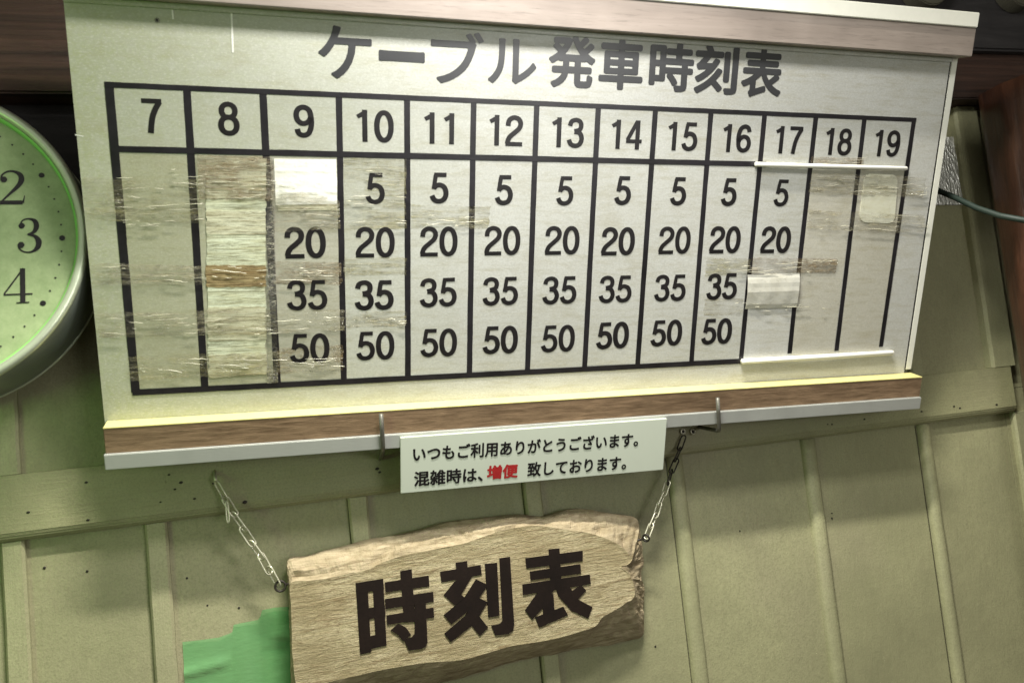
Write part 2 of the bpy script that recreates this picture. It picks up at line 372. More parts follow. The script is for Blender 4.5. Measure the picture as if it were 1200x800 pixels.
# ------------------------------------------------------------------ beams and post
o = box('ceiling_beam', (-1.4, -.055, .4715), (2.1, .05, .80), M_beam, None, .003); pass; tag(o, 'dark brown timber beam running along the wall behind the top of the timetable', 'beam')
o = box('deep_shadow_board', (-1.4, -.016, .325), (-.12, -.0022, .4712), M_upbeam, None, .002); tag(o, 'nearly black board painted in as deep shadow between the clock and the brown beam', 'board')  # added dark sheet standing in for the deep shadow by the clock
o = box('upper_beam', (.85, -.075, .556), (2.1, -.0555, .85), M_upbeam, None, .004); tag(o, 'blackish upper timber at the top right, in front of the dark brown beam', 'beam')
for i, (px, py, lab) in enumerate([(1083, -8, 'round olive rafter end nearest the white strip above the board'), (1192, -6, 'round olive rafter end in the top right corner')]):
    P = W(px, py, .09); bm = bmesh.new()
    bmesh.ops.create_cone(bm, cap_ends=True, segments=28, radius1=.042, radius2=.042, depth=.03, matrix=Matrix.Translation((P.x, -.0905, P.z + .012)) @ Matrix.Rotation(math.pi / 2, 4, 'X'))
    bmesh.ops.bevel(bm, geom=bm.edges[:], offset=.002, segments=2, affect='EDGES', clamp_overlap=True)
    tag(bm_obj('rafter_end', bm, M_rafter), lab, 'rafter end', 'round rafter ends above the beam')
# bark-free post
bm = bmesh.new(); rings = []; n = 48
for k in range(40):
    z = -1.0 + k / 39 * 1.469; ring = []
    for a in range(n):
        t = 2 * math.pi * a / n
        r = .09 + .0022 * math.sin(5 * t + z * 3) + .0016 * math.sin(11 * t - z * 5) + random.uniform(-.0004, .0004)
        ring.append(bm.verts.new((1.3276 + r * math.cos(t), -.12 + r * math.sin(t), z)))
    rings.append(ring)
for p, q in zip(rings, rings[1:]):
    for a in range(n): bm.faces.new((p[a], p[(a + 1) % n], q[(a + 1) % n], q[a]))
bm.faces.new(rings[0][::-1]); bm.faces.new(rings[-1])
tag(bm_obj('log_post', bm, M_log, None, True), 'glossy reddish brown round log post at the right end of the wall', 'post')

# ------------------------------------------------------------------ text
_g = {}
def glyph(s, dil=0., ring=8):
    key = (s, dil)
    if key in _g: return _g[key]
    cu = bpy.data.curves.new('print_text', 'FONT'); cu.body = s; cu.size = 1; cu.resolution_u = 5
    ob = bpy.data.objects.new('print_text', cu); C.objects.link(ob); bpy.context.view_layer.update()
    me = bpy.data.meshes.new_from_object(ob.evaluated_get(bpy.context.evaluated_depsgraph_get()))
    vs = [v.co.copy() for v in me.vertices]; fs = [tuple(p.vertices) for p in me.polygons]
    bpy.data.objects.remove(ob); bpy.data.curves.remove(cu); bpy.data.meshes.remove(me)
    x0 = min(v.x for v in vs); x1 = max(v.x for v in vs); y0 = min(v.y for v in vs); y1 = max(v.y for v in vs)
    shifts = [(0, 0)] + ([(dil * math.cos(2 * math.pi * k / ring), dil * math.sin(2 * math.pi * k / ring)) for k in range(ring)] if dil else [])
    V = []; Fc = []
    for k, (dx, dy) in enumerate(shifts):
        b0 = len(V); V += [(v.x + dx, v.y + dy, k) for v in vs]; Fc += [tuple(i + b0 for i in f) for f in fs]
    x0 -= dil; x1 += dil; y0 -= dil; y1 += dil
    V = [((x - (x0 + x1) / 2) / (x1 - x0), (y - (y0 + y1) / 2) / (y1 - y0), k) for x, y, k in V]
    _g[key] = (V, Fc, (x1 - x0) / (y1 - y0)); return _g[key]
_tm = {}
def print_on(name, s, parent, cu, cv, wd, ht, mat, h=.0006, dil=.03, shear=0., rotz=0., outward=-1):
    """flat print in a plane with local axes x (right), z (up); its front faces local -y"""
    key = (s, round(wd, 4), round(ht, 4), mat.name, dil, shear, rotz)
    if key not in _tm:
        V, Fc, _ = glyph(s, dil); me = bpy.data.meshes.new(name)
        ca, sa = math.cos(rotz), math.sin(rotz); vv = []
        for x, y, k in V:
            X, Z = x * wd + shear * y * ht, y * ht
            vv.append((X * ca - Z * sa, -k * .00001, X * sa + Z * ca))
        me.from_pydata(vv, [], Fc); me.materials.append(mat); me.update(); _tm[key] = me
    o = link(name, _tm[key], parent); o.location = (cu, -h, cv); return o

def ell(cx, cy, rx, ry, w_, e=2.15):
    out = []
    for k in range(41):
        t = 2 * math.pi * k / 40; c_, s_ = math.cos(t), math.sin(t)
        out.append((cx + rx * math.copysign(abs(c_) ** (2 / e), c_), cy + ry * math.copysign(abs(s_) ** (2 / e), s_), w_))
    return out
def P_(pts, w_=15): return [(a, b, w_) for a, b in pts]
six = [(47, 74), (42, 88), (29, 93), (15, 85), (8, 62), (8, 40), (13, 16), (28, 7), (43, 14), (48.5, 32), (43, 50), (29, 57), (15, 50), (9, 38)]
DG = {'0': [ell(28, 50, 20.5, 43, 15)], '1': [P_([(32, 100), (32, 50), (32, 0)], 14), [(32, 98, 4), (27, 88, 13), (11, 78, 12)]],
      '2': [P_([(8, 66), (10, 81), (17, 90), (28, 93.5), (41, 89), (47.5, 76), (44, 60), (31, 46), (16, 32), (9, 20), (7, 8)], 14.5), P_([(1, 6.5), (28, 6.5), (54, 6.5)], 13)],
      '3': [P_([(8, 73), (13, 88), (28, 93.5), (41, 88), (45, 75), (40, 61), (23, 55.5)], 14), P_([(23, 54), (41, 50), (48, 31), (42, 13), (28, 6.5), (13, 12), (6, 27)], 14.5)],
      '4': [P_([(37, 97), (22, 66), (6, 33)], 12.5), P_([(1, 28), (28, 28), (55, 28)], 12.5), P_([(39.5, 100), (39.5, 50), (39.5, 0)], 14)],
      '5': [P_([(13, 93.5), (30, 93.5), (50, 93.5)], 13), P_([(18, 94), (14.5, 70), (11.5, 47)], 12), P_([(11, 49), (19, 58), (30, 60.5), (43, 53), (48.5, 33), (42, 14), (27, 7), (13, 12), (6, 26)], 14.5)],
      '6': [P_(six, 14.5)], '7': [P_([(3, 93.5), (28, 93.5), (53, 93.5)], 13), P_([(48, 92), (36, 69), (27, 42), (21, 0)], 14)],
      '8': [ell(28, 73.5, 17.5, 19.5, 14), ell(28, 30.5, 20.5, 24, 14.5)], '9': [P_([(56 - a, 100 - b) for a, b in six], 14.5)]}
_dm = {}
def digits(name, s, parent, u, v, ht, wsc, mat, h=.0006, bold=1.):
    key = (s, ht, wsc, bold)
    if key not in _dm:
        vs = []; fs = []; lvl = 0; adv = 59; W0 = adv * (len(s) - 1) + 56
        for ci, ch in enumerate(s):
            for st in DG[ch]:
                pts = [Vector((a, b)) for a, b, _ in st]; wd = [q for _, _, q in st]; n = len(pts); Pp = []; Wd = []
                sub = 1 if n > 30 or n == 2 else 5
                for i in range(n - 1):
                    for k in range(sub):
                        f_ = k / sub; p0, p1, p2, p3 = pts[max(i - 1, 0)], pts[i], pts[i + 1], pts[min(i + 2, n - 1)]
                        Pp.append(.5 * ((2 * p1) + (-p0 + p2) * f_ + (2 * p0 - 5 * p1 + 4 * p2 - p3) * f_ ** 2 + (-p0 + 3 * p1 - 3 * p2 + p3) * f_ ** 3)); Wd.append(wd[i] * (1 - f_) + wd[i + 1] * f_)
                Pp.append(pts[-1]); Wd.append(wd[-1]); b0 = len(vs); lvl += 1; closed = n > 30
                for i, p in enumerate(Pp):
                    a_ = Pp[i - 1] if i else (Pp[-2] if closed else Pp[0]); z_ = Pp[i + 1] if i < len(Pp) - 1 else (Pp[1] if closed else Pp[-1])
                    d = (z_ - a_).normalized(); nn_ = Vector((-d.y, d.x)) * Wd[i] * bold / 2
                    for sg in (1, -1):
                        q = p + nn_ * sg; vs.append(((q.x + ci * adv - W0 / 2) / 100 * ht * wsc, -lvl * .00002, (q.y - 50) / 100 * ht))
                for i in range(len(Pp) - 1): fs.append((b0 + 2 * i, b0 + 2 * i + 1, b0 + 2 * i + 3, b0 + 2 * i + 2))
        me = bpy.data.meshes.new(name); me.from_pydata(vs, [], fs); me.materials.append(mat); me.update(); _dm[key] = me
    o = link(name, _dm[key], parent); o.location = (u, -h, v); return o

# ------------------------------------------------------------------ timetable board
board = empty('timetable_board', 'large yellowed cable car timetable board leaning forward, brown rails above and below', 'timetable board', BM)
w_ = .0864; HB, HT = .2963, .3672
# panel with a fine sheet: slightly wavy
bm = bmesh.new(); nx, nz = 60, 24; U0, U1, V0, V1 = -.0375, 1.1765, -.046, .485; g = []
for j in range(nz + 1):
    r_ = []
    for i in range(nx + 1):
        u = U0 + (U1 - U0) * i / nx; v_ = V0 + (V1 - V0) * j / nz
        r_.append(bm.verts.new((u, -.00015 * math.sin(u * 9) * math.sin(v_ * 12), v_)))
    g.append(r_)
for j in range(nz):
    for i in range(nx): bm.faces.new((g[j][i], g[j][i + 1], g[j + 1][i + 1], g[j + 1][i]))
ex = bmesh.ops.extrude_face_region(bm, geom=bm.faces[:])
for v_ in [e for e in ex['geom'] if isinstance(e, bmesh.types.BMVert)]: v_.co.y += .006
bm_obj('panel', bm, M_panel, board)
# back frame and side channel
box('back_frame', (-.03, .0065, -.05), (1.165, .030, -.02), M_lam, board, .001)
box('back_frame', (-.03, .0065, .46), (1.165, .030, .50), M_lam, board, .001)
box('side_channel', (1.1785, -.0005, -.032), (1.1905, .014, .4655), M_white_alu, board, .0012)
box('seam_gasket', (1.1762, -.0003, -.032), (1.1783, .012, .4655), M_ink, board, 0)
# lower rail: wooden ledge, yellow lip, aluminium angle
lo = box('bottom_rail', (-.0345, -.0268, -.0710), (1.190, -.0004, -.0386), M_lam, board, .0006)
box('yellow_lip', (-.0345, -.0272, -.0386), (1.190, -.0006, -.0372), M_yellow, board, .0003)
box('metal_strip', (-.0360, -.0308, -.0912), (1.191, -.0004, -.0712), M_alu, board, .0009)
# upper rail
box('top_rail', (-.0380, -.0268, .4610), (1.190, -.0004, .5012), M_lamtop, board, .001)
box('white_strip', (-.0380, -.0300, .5014), (1.189, -.0004, .5222), M_white_alu, board, .001)
box('rail_lip', (-.0375, -.0045, .4545), (1.1762, -.0004, .4608), M_panel, board, .001)
for uu in (.15, 1.0): tube('hanger_strap', [(uu, .02, .49), (uu, .10, .56), (uu, .19, .60)], .005, M_dark, board)

# ruled lines
def rule(a, b, wd, h=.0005, name='ruled_line', mat=None):
    a = Vector((a[0], 0, a[1])); b = Vector((b[0], 0, b[1])); d = (b - a).normalized(); nrm = Vector((-d.z, 0, d.x)) * wd / 2
    n = max(2, int((b - a).length / .02)); vs = []; fs = []
    for k in range(n + 1):
        p = a.lerp(b, k / n); e1 = 1 + random.uniform(-.05, .05); e2 = 1 + random.uniform(-.05, .05)
        vs += [p + nrm * e1 + Vector((0, -h, 0)), p - nrm * e2 + Vector((0, -h, 0))]
    for k in range(n): fs.append((2 * k, 2 * k + 1, 2 * k + 3, 2 * k + 2))
    return mk(name, vs, fs, mat or M_line, board)
cols_t = [B(*p).x for p in [(127.7, 100), (219, 104), (308, 107), (397, 111), (477, 116), (555, 120), (629, 124), (701, 126), (768, 128), (833, 132), (896, 134), (956, 137), (1013, 138), (1071, 140)]]
bots = [(159, 458), (240, 454), (325, 450), (403, 447), (478, 440), (550, 436), (618, 434), (685, 430), (747, 428), (810, 424), (868, 422), (925, 414), (980, 411), (1032, 406)]
cols_b = [B(*p).x for p in bots]
for i in range(14):
    wd = .0098 if i == 0 else .0088 if i < 3 else .0078
    vb = -.002 if i < 11 else B(*bots[i]).z
    if i in (11,):          # interrupted by the paper patch
        rule((cols_t[i], HT), (cols_t[i] + (cols_b[i] - cols_t[i]) * .6, HB - .168), wd, .0005)
        rule((cols_b[i] - .001, .090), (cols_b[i], vb), wd, .0005)
    else:
        rule((cols_t[i], HT + (.004 if i in (0, 13) else 0)), (cols_b[i], vb), wd, .0005)
rule((cols_t[0] - .004, HT + .001), (cols_t[13] + .004, HT + .001), .0062, .0008)
rule((cols_t[0] - .004, HB), (cols_t[10] + .01, HB + .0005), .0072, .0008)
rule((cols_b[0] - .004, -.002), (cols_b[10] + .006, -.002), .0078, .0008)

# hour numerals and minutes, each on its own paler sticker
for i in range(13):
    for (va, vb_, nm) in [(HT - .003, HB + .0035, 0), (HB - .0045, .002, 1)]:
        ta, tb = va / HT, vb_ / HT
        L = lambda t, k: cols_t[k] * t + cols_b[k] * (1 - t)
        if nm and i == 10: vb_ = .168; tb = vb_ / HT
        j = [random.uniform(-.0012, .0012) for _ in range(4)]
        pts = [(L(ta, i) + .0034 + j[0], va), (L(ta, i + 1) - .0034 + j[1], va + j[2]), (L(tb, i + 1) - .0034 + j[1], vb_), (L(tb, i) + .0034 + j[0], vb_ + j[3])]
        mk('number_sticker', [(a, -.00022, b) for a, b in pts] + [(a, -.00018, b) for a, b in pts], [(3, 2, 1, 0), (0, 1, 5, 4), (1, 2, 6, 5), (2, 3, 7, 6), (3, 0, 4, 7)], (M_stick if not nm or 3 <= i <= 10 else M_stick_old if i < 2 else M_stick_mid if i == 2 else M_stick_end), board)
def row_v(y): return B(438, y).z
VH, V5, V20, V35, V50 = row_v(148), row_v(220.5), row_v(283.5), row_v(345), row_v(404.5)
for i, hh in enumerate(range(7, 20)):
    s = str(hh); uc = (cols_t[i] + cols_t[i + 1]) / 2 + (0 if hh > 9 else .002)
    digits('hour_numeral', s, board, uc, VH + (.003 if i < 3 else 0), .0390, 1.12, M_ink, bold=1.06)
for i in range(2, 11):
    rows = {2: (20, 35, 50), 10: (5, 20)}.get(i, (5, 20, 35, 50))
    for r in rows:
        vv = {5: V5, 20: V20, 35: V35, 50: V50}[r]; t = (vv) / HT
        uc = (cols_t[i] + cols_t[i + 1]) / 2 * t + (cols_b[i] + cols_b[i + 1]) / 2 * (1 - t)
        digits('minute_numeral', str(r), board, uc + random.uniform(-.0016, .0016) - (.002 if i > 8 else 0), vv + random.uniform(-.0011, .0011), .0395, 1.12, M_ink, bold=random.choice((1.02, 1.08, 1.12))).rotation_euler = (0, random.uniform(-.012, .012), 0)

# title, one letter at a time
for ch, x0, x1, y0, y1 in [('ケ', 373, 436, 31, 93), ('ー', 444, 498, 60, 73), ('ブ', 505, 567, 37, 99), ('ル', 572, 629, 46, 99), ('発', 643, 698, 42, 104),
                           ('車', 702, 754, 46, 106), ('時', 761, 813, 50, 108), ('刻', 814, 865, 53, 111), ('表', 869, 917, 57, 115)]:
    a = B(x0, (y0 + y1) / 2); b = B(x1, (y0 + y1) / 2); c0 = B((x0 + x1) / 2, y0); c1 = B((x0 + x1) / 2, y1); m_ = B((x0 + x1) / 2, (y0 + y1) / 2)
    print_on('title_letter', ch, board, m_.x, m_.z, b.x - a.x, c0.z - c1.z, M_title, .0006, .018 if ch in 'ケーブル' else .03)

# sheets laid on the board: corners by photo measurement on the board's plane
def _dummy(): pass
def sheet(name, quad, mat, h, th=.0004, wav=.0004, bulge=0., nx=14, nz=8, rough_edge=0., label=None):
    P = [B(x, y, h) for x, y in quad]     # TL TR BR BL
    bm = bmesh.new(); g = []
    ph = random.uniform(0, 6)
    for j in range(nz + 1):
        r_ = []
        for i in range(nx + 1):
            s, t = i / nx, j / nz
            p = P[0].lerp(P[1], s).lerp(P[3].lerp(P[2], s), t)
            off = wav * (math.sin(s * 17 + ph + t * 4) * .4 + math.sin(t * 19 + ph * 2) * .6 + random.uniform(-.3, .3)) * min(1, 6 * t, 6 * (1 - t) + .3)
            off += bulge * math.sin(math.pi * t) ** .7
            e = rough_edge * random.uniform(-1, 1) if i in (0, nx) or j in (0, nz) else 0
            r_.append(bm.verts.new((p.x + e, -h - max(0, off), p.z + e * .6)))
        g.append(r_)
    for j in range(nz):
        for i in range(nx): bm.faces.new((g[j][i], g[j + 1][i], g[j + 1][i + 1], g[j][i + 1]))
    if th:
        ex = bmesh.ops.extrude_face_region(bm, geom=bm.faces[:])
        for v_ in [e for e in ex['geom'] if isinstance(e, bmesh.types.BMVert)]: v_.co.y += th * .8
    o = bm_obj(name, bm, mat, board, not th)
    if label: o['label'] = label
    return o
# column 8: a stack of overlapped slips
for quad, m_, h in [([(241, 186), (312, 186), (312, 216), (241, 217)], M_paper_y, .0011), ([(241, 214), (312, 214), (313, 232), (241, 233)], M_paper_y, .0014),
                    ([(241, 229), (311, 229), (312, 250), (241, 251)], M_paper_g, .0010), ([(242, 247), (311, 247), (312, 275), (242, 275)], M_paper_y, .0013),
                    ([(242, 272), (311, 272), (312, 313), (242, 314)], M_paper_g, .0010), ([(241, 311), (311, 311), (312, 336), (242, 337)], M_paper_b, .0013),
                    ([(243, 334), (311, 333), (312, 362), (244, 363)], M_paper_g, .0010), ([(243, 360), (311, 359), (312, 398), (244, 400)], M_paper_y, .0013),
                    ([(244, 396), (311, 394), (312, 418), (244, 420)], M_paper_g, .0010), ([(244, 416), (312, 414), (313, 438), (245, 443)], M_paper_y, .0013)]:
    sheet('cover_slip', quad, m_, h, th=.0002, wav=.00008, rough_edge=.0011)
sheet('edge_tape', [(312, 186), (320, 186), (326, 448), (313, 449)], M_film_grey, .0024, 0, .0001, nx=3, nz=20)
# column 9 white slips
sheet('cover_slip', [(321, 186), (394, 187), (395, 214), (322, 214)], M_paper_w, .0011, label='bright white slip under the numeral 9')
sheet('cover_slip', [(322, 211), (395, 211), (395, 239), (323, 240)], M_paper_w, .0015)
sheet('cover_slip', [(324, 236), (395, 236), (395, 246), (326, 247)], M_paper_y, .0011)
# column 17 bulging slip, column 19 rounded card
sheet('cover_slip', [(876, 322), (937, 320), (933, 360), (873, 362)], M_paper_s, .0012, bulge=.0035, label='bulging grey paper slip over the minutes of column 17')
def round_card(quad, mat, h, r=.2):
    P = [B(x, y, h) for x, y in quad]; vs = []
    for ci, (cx, cy, a0) in enumerate([(1 - r, r, -90), (1 - r, 1 - r, 0), (r, 1 - r, 90), (r, r, 180)]):
        for k in range(7):
            a = math.radians(a0 + 15 * k); s = cx + r * math.cos(a); t = cy + r * .7 * math.sin(a)
            p = P[0].lerp(P[1], s).lerp(P[3].lerp(P[2], s), t); vs.append((p.x, -h, p.z))
    n = len(vs); vs += [(x, y + .0009, z) for x, y, z in vs]
    fs = [tuple(range(n))] + [(i, (i + 1) % n, n + (i + 1) % n, n + i) for i in range(n)]
    bm = bmesh.new(); bv = [bm.verts.new(v) for v in vs]
    for f in fs: bm.faces.new([bv[i] for i in f])
    o = bm_obj('cover_card', bm, mat, board); o['label'] = 'milky rounded card under the numeral 19'
round_card([(1014, 199), (1053, 201), (1048, 266), (1006, 264)], M_paper_k, .0016)
# dirty see-through tapes
for quad, m_, h in [([(97, 208), (238, 210), (240, 262), (102, 258)], M_film_yel, .0030), ([(230, 182), (320, 184), (321, 236), (234, 234)], M_film_brown, .0030),
                    ([(316, 214), (398, 236), (398, 268), (320, 272)], M_film_clear, .0034), ([(403, 184), (476, 186), (476, 268), (403, 270)], M_film_yel, .0005),
                    ([(482, 240), (575, 242), (572, 268), (482, 268)], M_film_yel, .0005), ([(107, 308), (240, 312), (240, 334), (109, 335)], M_film_clear, .0030),
                    ([(316, 306), (400, 308), (401, 334), (318, 332)], M_film_brown, .0005), ([(403, 302), (476, 302), (476, 322), (403, 324)], M_film_yel, .0005),
                    ([(112, 366), (404, 362), (404, 388), (115, 396)], M_film_clear, .0034), ([(405, 366), (476, 364), (476, 382), (405, 384)], M_film_clear, .0005),
                    ([(150, 418), (330, 412), (330, 436), (150, 446)], M_film_yel, .0030), ([(324, 408), (402, 404), (402, 434), (324, 438)], M_film_brown, .0005),
                    ([(951, 203), (1085, 208), (1082, 232), (948, 226)], M_film_clear, .0030), ([(948, 246), (1084, 252), (1082, 274), (945, 268)], M_film_clear, .0030),
                    ([(828, 303), (880, 303), (877, 322), (826, 324)], M_film_yel, .0005), ([(882, 302), (982, 303), (979, 320), (880, 322)], M_film_brown, .0012),
                    ([(826, 350), (872, 350), (870, 368), (824, 370)], M_film_clear, .0005), ([(951, 184), (1012, 186), (1012, 194), (950, 192)], M_film_brown, .0016)]:
    sheet('tape_strip', quad, m_, h, 0, .0007 if h > .001 else .00004, nx=40, nz=10, rough_edge=.0013)
# raised creases in the old tape: too many and too fine to count
def creases(bands):
    vs = []; fs = []
    for (x0, y0, x1, y1, cnt) in bands:
        for _ in range(int(cnt * (.5 if x0 in (405, 326) else .75))):
            x = random.uniform(x0, x1); y = random.uniform(y0, y1); L = random.choice((4, 7, 12, 22, 38)) * random.uniform(.6, 1.2); sl = random.uniform(-.12, .12)
            rr = random.uniform(.00018, .00042); pts = []
            n = 7
            for k in range(n):
                q = B(min(x + L * k / (n - 1), x1 + 6), y + sl * L * k / (n - 1) + random.uniform(-.5, .5), .0034)
                pts.append(q)
            b0 = len(vs)
            for k, q in enumerate(pts):
                r = rr * math.sin(math.pi * (k + .3) / (n - .4))
                vs += [(q.x, -.0030, q.z - r), (q.x, -.0034 - r, q.z), (q.x, -.0030, q.z + r)]
            for k in range(n - 1):
                a = b0 + 3 * k; fs += [(a, a + 1, a + 4, a + 3), (a + 1, a + 2, a + 5, a + 4)]
    o = mk('tape_crease', vs, fs, M_crease, board, True); o['kind'] = 'stuff'
creases([(101, 195, 232, 265, 44), (242, 188, 318, 236, 34), (318, 238, 392, 250, 12), (312, 214, 330, 246, 12), (405, 190, 470, 262, 20), (484, 244, 560, 266, 12), (109, 312, 236, 332, 12), (244, 312, 312, 334, 16),
         (326, 312, 396, 330, 16), (115, 368, 400, 392, 38), (410, 370, 470, 380, 6), (152, 420, 398, 436, 30), (955, 206, 1080, 230, 26), (950, 252, 1082, 270, 22), (832, 306, 975, 320, 22), (830, 352, 975, 366, 12), (952, 186, 1010, 193, 8)])
# white bars
def bar(a, b, r, h):
    A = B(*a, h); Bq = B(*b, h); A.y = Bq.y = -h
    tube('white_bar', [A, A.lerp(Bq, .004), A.lerp(Bq, .5) + Vector((0, -.0006, 0)), A.lerp(Bq, .99), Bq], r, M_white, board, 12, radii=[r * .8, r, r, r, r * .6])
bar((885, 192.5), (1063, 197.5), .0034, .0045)
bar((869, 423.5), (1047, 413), .0042, .0050)
# old scratches / light streaks
for a, b, wd in [((271, 8), (273, 62), .0022), ((202, 12), (203, 23), .0018), ((88, 158), (98, 160), .001)]:
    p, q = B(*a), B(*b); rule((p.x, p.z), (q.x, q.z), wd, .0005, 'scratch', M_white)
p = B(184, 24)
for k in range(4):
    a = math.pi * k / 4; rule((p.x - .0032 * math.cos(a), p.z - .0032 * math.sin(a)), (p.x + .0032 * math.cos(a), p.z + .0032 * math.sin(a)), .0006, .0005 + .00002 * k, 'ink_mark')

# ------------------------------------------------------------------ notice under the rail
H = .0345
q = [B(x, y, H) for x, y in [(469, 512), (780, 491), (779, 549), (470, 579)]]
u0 = (q[0].x + q[3].x) / 2; u1 = (q[1].x + q[2].x) / 2; vt = (q[0].z + q[1].z) / 2; vb = (q[2].z + q[3].z) / 2
notice = empty('notice_plate', 'small pale notice in black and red print fixed under the timetable', 'notice', BM @ Matrix.Translation((u0, -H, vb)))
box('plate', (0, 0, 0), (u1 - u0, .0035, vt - vb), M_notice, notice, .0006)
def N_(x, y): return B(x, y, H) - Vector((u0, 0, vb))
def line(s, a, b, ht, mat, dil):
    A = N_(*a); Z = N_(*b); m_ = (A + Z) / 2
    print_on('print_line', s, notice, m_.x, m_.z, Z.x - A.x, ht, mat, .0004, dil, rotz=math.atan2(Z.z - A.z, Z.x - A.x) if abs(Z.z - A.z) > 1e-5 else 0)
line('いつもご利用ありがとうございます。', (484, 532), (748, 514.5), .0225, M_ink, .028)
line('混雑時は、', (485, 561), (566, 555), .0225, M_ink, .028)
line('増便', (570.5, 553.5), (607, 551), .0215, M_red, .04)
line('致しております。', (618, 550), (734, 541.5), .0225, M_ink, .028)

# ------------------------------------------------------------------ wooden sign
SD = .056
sign = empty('wooden_sign', 'live-edge wooden slab sign hanging on chains with three heavy black characters', 'sign', loc=(.24, -.02, -.27))
SO = Vector((.24, -.02, -.27))
outer = [(337, 657), (360, 652), (383, 645), (405, 640), (430, 633), (455, 629), (480, 624), (500, 619), (520, 613), (540, 610), (560, 608), (585, 605), (610, 603), (628, 605), (640, 605), (655, 600), (672, 596.5),
         (690, 597), (705, 600), (720, 602), (735, 604), (747, 608), (750, 622), (753, 640), (754, 660), (751, 672), (755, 690), (754, 712), (755, 730), (752, 746), (735, 750), (715, 755), (695, 757),
         (672, 761), (650, 766), (625, 770), (600, 776), (570, 785), (540, 794), (500, 803), (460, 812), (420, 822), (380, 832), (345, 838), (341, 800), (340, 760), (339, 720), (338, 690)]
inner = [(341, 683), (362, 680), (385, 677), (407, 672), (428, 668), (450, 658), (474, 650), (500, 645), (525, 640), (545, 636), (562, 630), (580, 624), (600, 619), (618, 616), (634, 616), (650, 618), (668, 621),
         (684, 623), (700, 627), (716, 633), (728, 640), (738, 650), (741, 655), (736, 661), (728, 664), (737, 672), (742, 683), (744, 695), (741, 702), (735, 705), (728, 710), (718, 716), (706, 723),
         (698, 733), (682, 739), (650, 748), (622, 753), (598, 757), (570, 765), (540, 773), (500, 776), (455, 783), (415, 792), (385, 799), (352, 812), (343, 770), (342, 740), (341, 710)]
def smooth_loop(pts, n):
    L = [0.]
    for i in range(len(pts)): L.append(L[-1] + 1)
    out = []
    for k in range(n):
        t = k / n * len(pts); i = int(t); f_ = t - i; p0, p1, p2, p3 = [Vector(pts[(i + d) % len(pts)]) for d in (-1, 0, 1, 2)]
        out.append(.5 * ((2 * p1) + (-p0 + p2) * f_ + (2 * p0 - 5 * p1 + 4 * p2 - p3) * f_ ** 2 + (-p0 + 3 * p1 - 3 * p2 + p3) * f_ ** 3))
    return out
NS = 384; so = smooth_loop(outer, NS); si = smooth_loop(inner, NS)
from mathutils import noise as mn
rings = []
OB = [W(a.x, a.y, .026 if a.y < b.y + 4 else .012) for a, b in zip(so, si)]; IB = [W(p.x, p.y, SD) for p in si]
rings.append([Vector((p.x, p.y + .01, p.z)) for p in OB])
for s in (0, .2, .4, .6, .8, 1):
    r_ = []
    for a, b in zip(OB, IB):
        p = a.lerp(b, s); p.y = a.y + (-SD - a.y) * (s ** .85)
        if 0 < s < 1:
            d = (mn.noise(Vector((p.x * 30, s * 3, p.z * 40))) * .0045 + mn.noise(Vector((p.x * 22, s * 4, p.z * 150))) * .0045 + mn.noise(p * 160) * .0022)
            p += Vector((0, -1, .5)) * d
        elif s == 0: p += Vector((mn.noise(p * 70), 0, mn.noise(p * 70 + Vector((5, 5, 5))))) * .0015
        r_.append(p)
    rings.append(r_)
cx0, cx1, cz = .03, .44, -.262
for s in (.12, .25, .4, .55, .7, .85, .96):
    r_ = []
    for b in IB:
        c_ = Vector((min(max(b.x, cx0), cx1), -SD, cz)); p = b.lerp(c_, s)
        p.y = -SD + mn.noise(Vector((p.x * 9, 3, p.z * 16))) * .0006 + .0006 ; r_.append(p)
    rings.append(r_)
vs = [p - SO for r_ in rings for p in r_]; fs = []
for k in range(len(rings) - 1):
    for a in range(NS):
        b = (a + 1) % NS; fs.append((k * NS + a, k * NS + b, (k + 1) * NS + b, (k + 1) * NS + a))
nb = len(vs)
fs.append(tuple((len(rings) - 1) * NS + a for a in range(NS)))
fs.append(tuple(range(NS - 1, -1, -1)))
bm = bmesh.new(); bv = [bm.verts.new(v_) for v_ in vs]
for i, f_ in enumerate(fs):
    fc = bm.faces.new([bv[k] for k in f_]); fc.material_index = 1 if 0 <= i < 6 * NS else 0
slab = bm_obj('slab', bm, M_slab, sign, False); slab.data.materials.append(M_bark)
# characters
def R1(pts): return [(x / 5 + 320, y / 5 + 640) for x, y in pts]
def R2(pts): return [(x / 3.6375 + 560, y / 3.6375 + 580) for x, y in pts]
def R8(pts): return [(x / 3 + 400, y / 3 + 533) for x, y in pts]
ji = [R1(p) for p in [[(484, 215), (553, 203), (575, 618), (510, 632)], [(583, 200), (645, 188), (665, 578), (603, 592)], [(484, 215), (645, 188), (650, 250), (487, 277)],
      [(555, 362), (655, 345), (660, 408), (560, 425)], [(570, 524), (662, 510), (665, 578), (572, 600)], [(745, 145), (812, 132), (834, 440), (768, 445)], [(655, 210), (912, 170), (916, 232), (660, 268)],
      [(655, 308), (938, 265), (942, 322), (660, 366)], [(665, 404), (940, 358), (944, 414), (668, 458)],
      [(830, 330), (895, 328), (905, 560), (893, 585), (868, 600), (795, 608), (768, 545), (812, 532), (830, 512)], [(690, 490), (735, 452), (780, 475), (808, 515), (762, 556), (735, 520)]]]
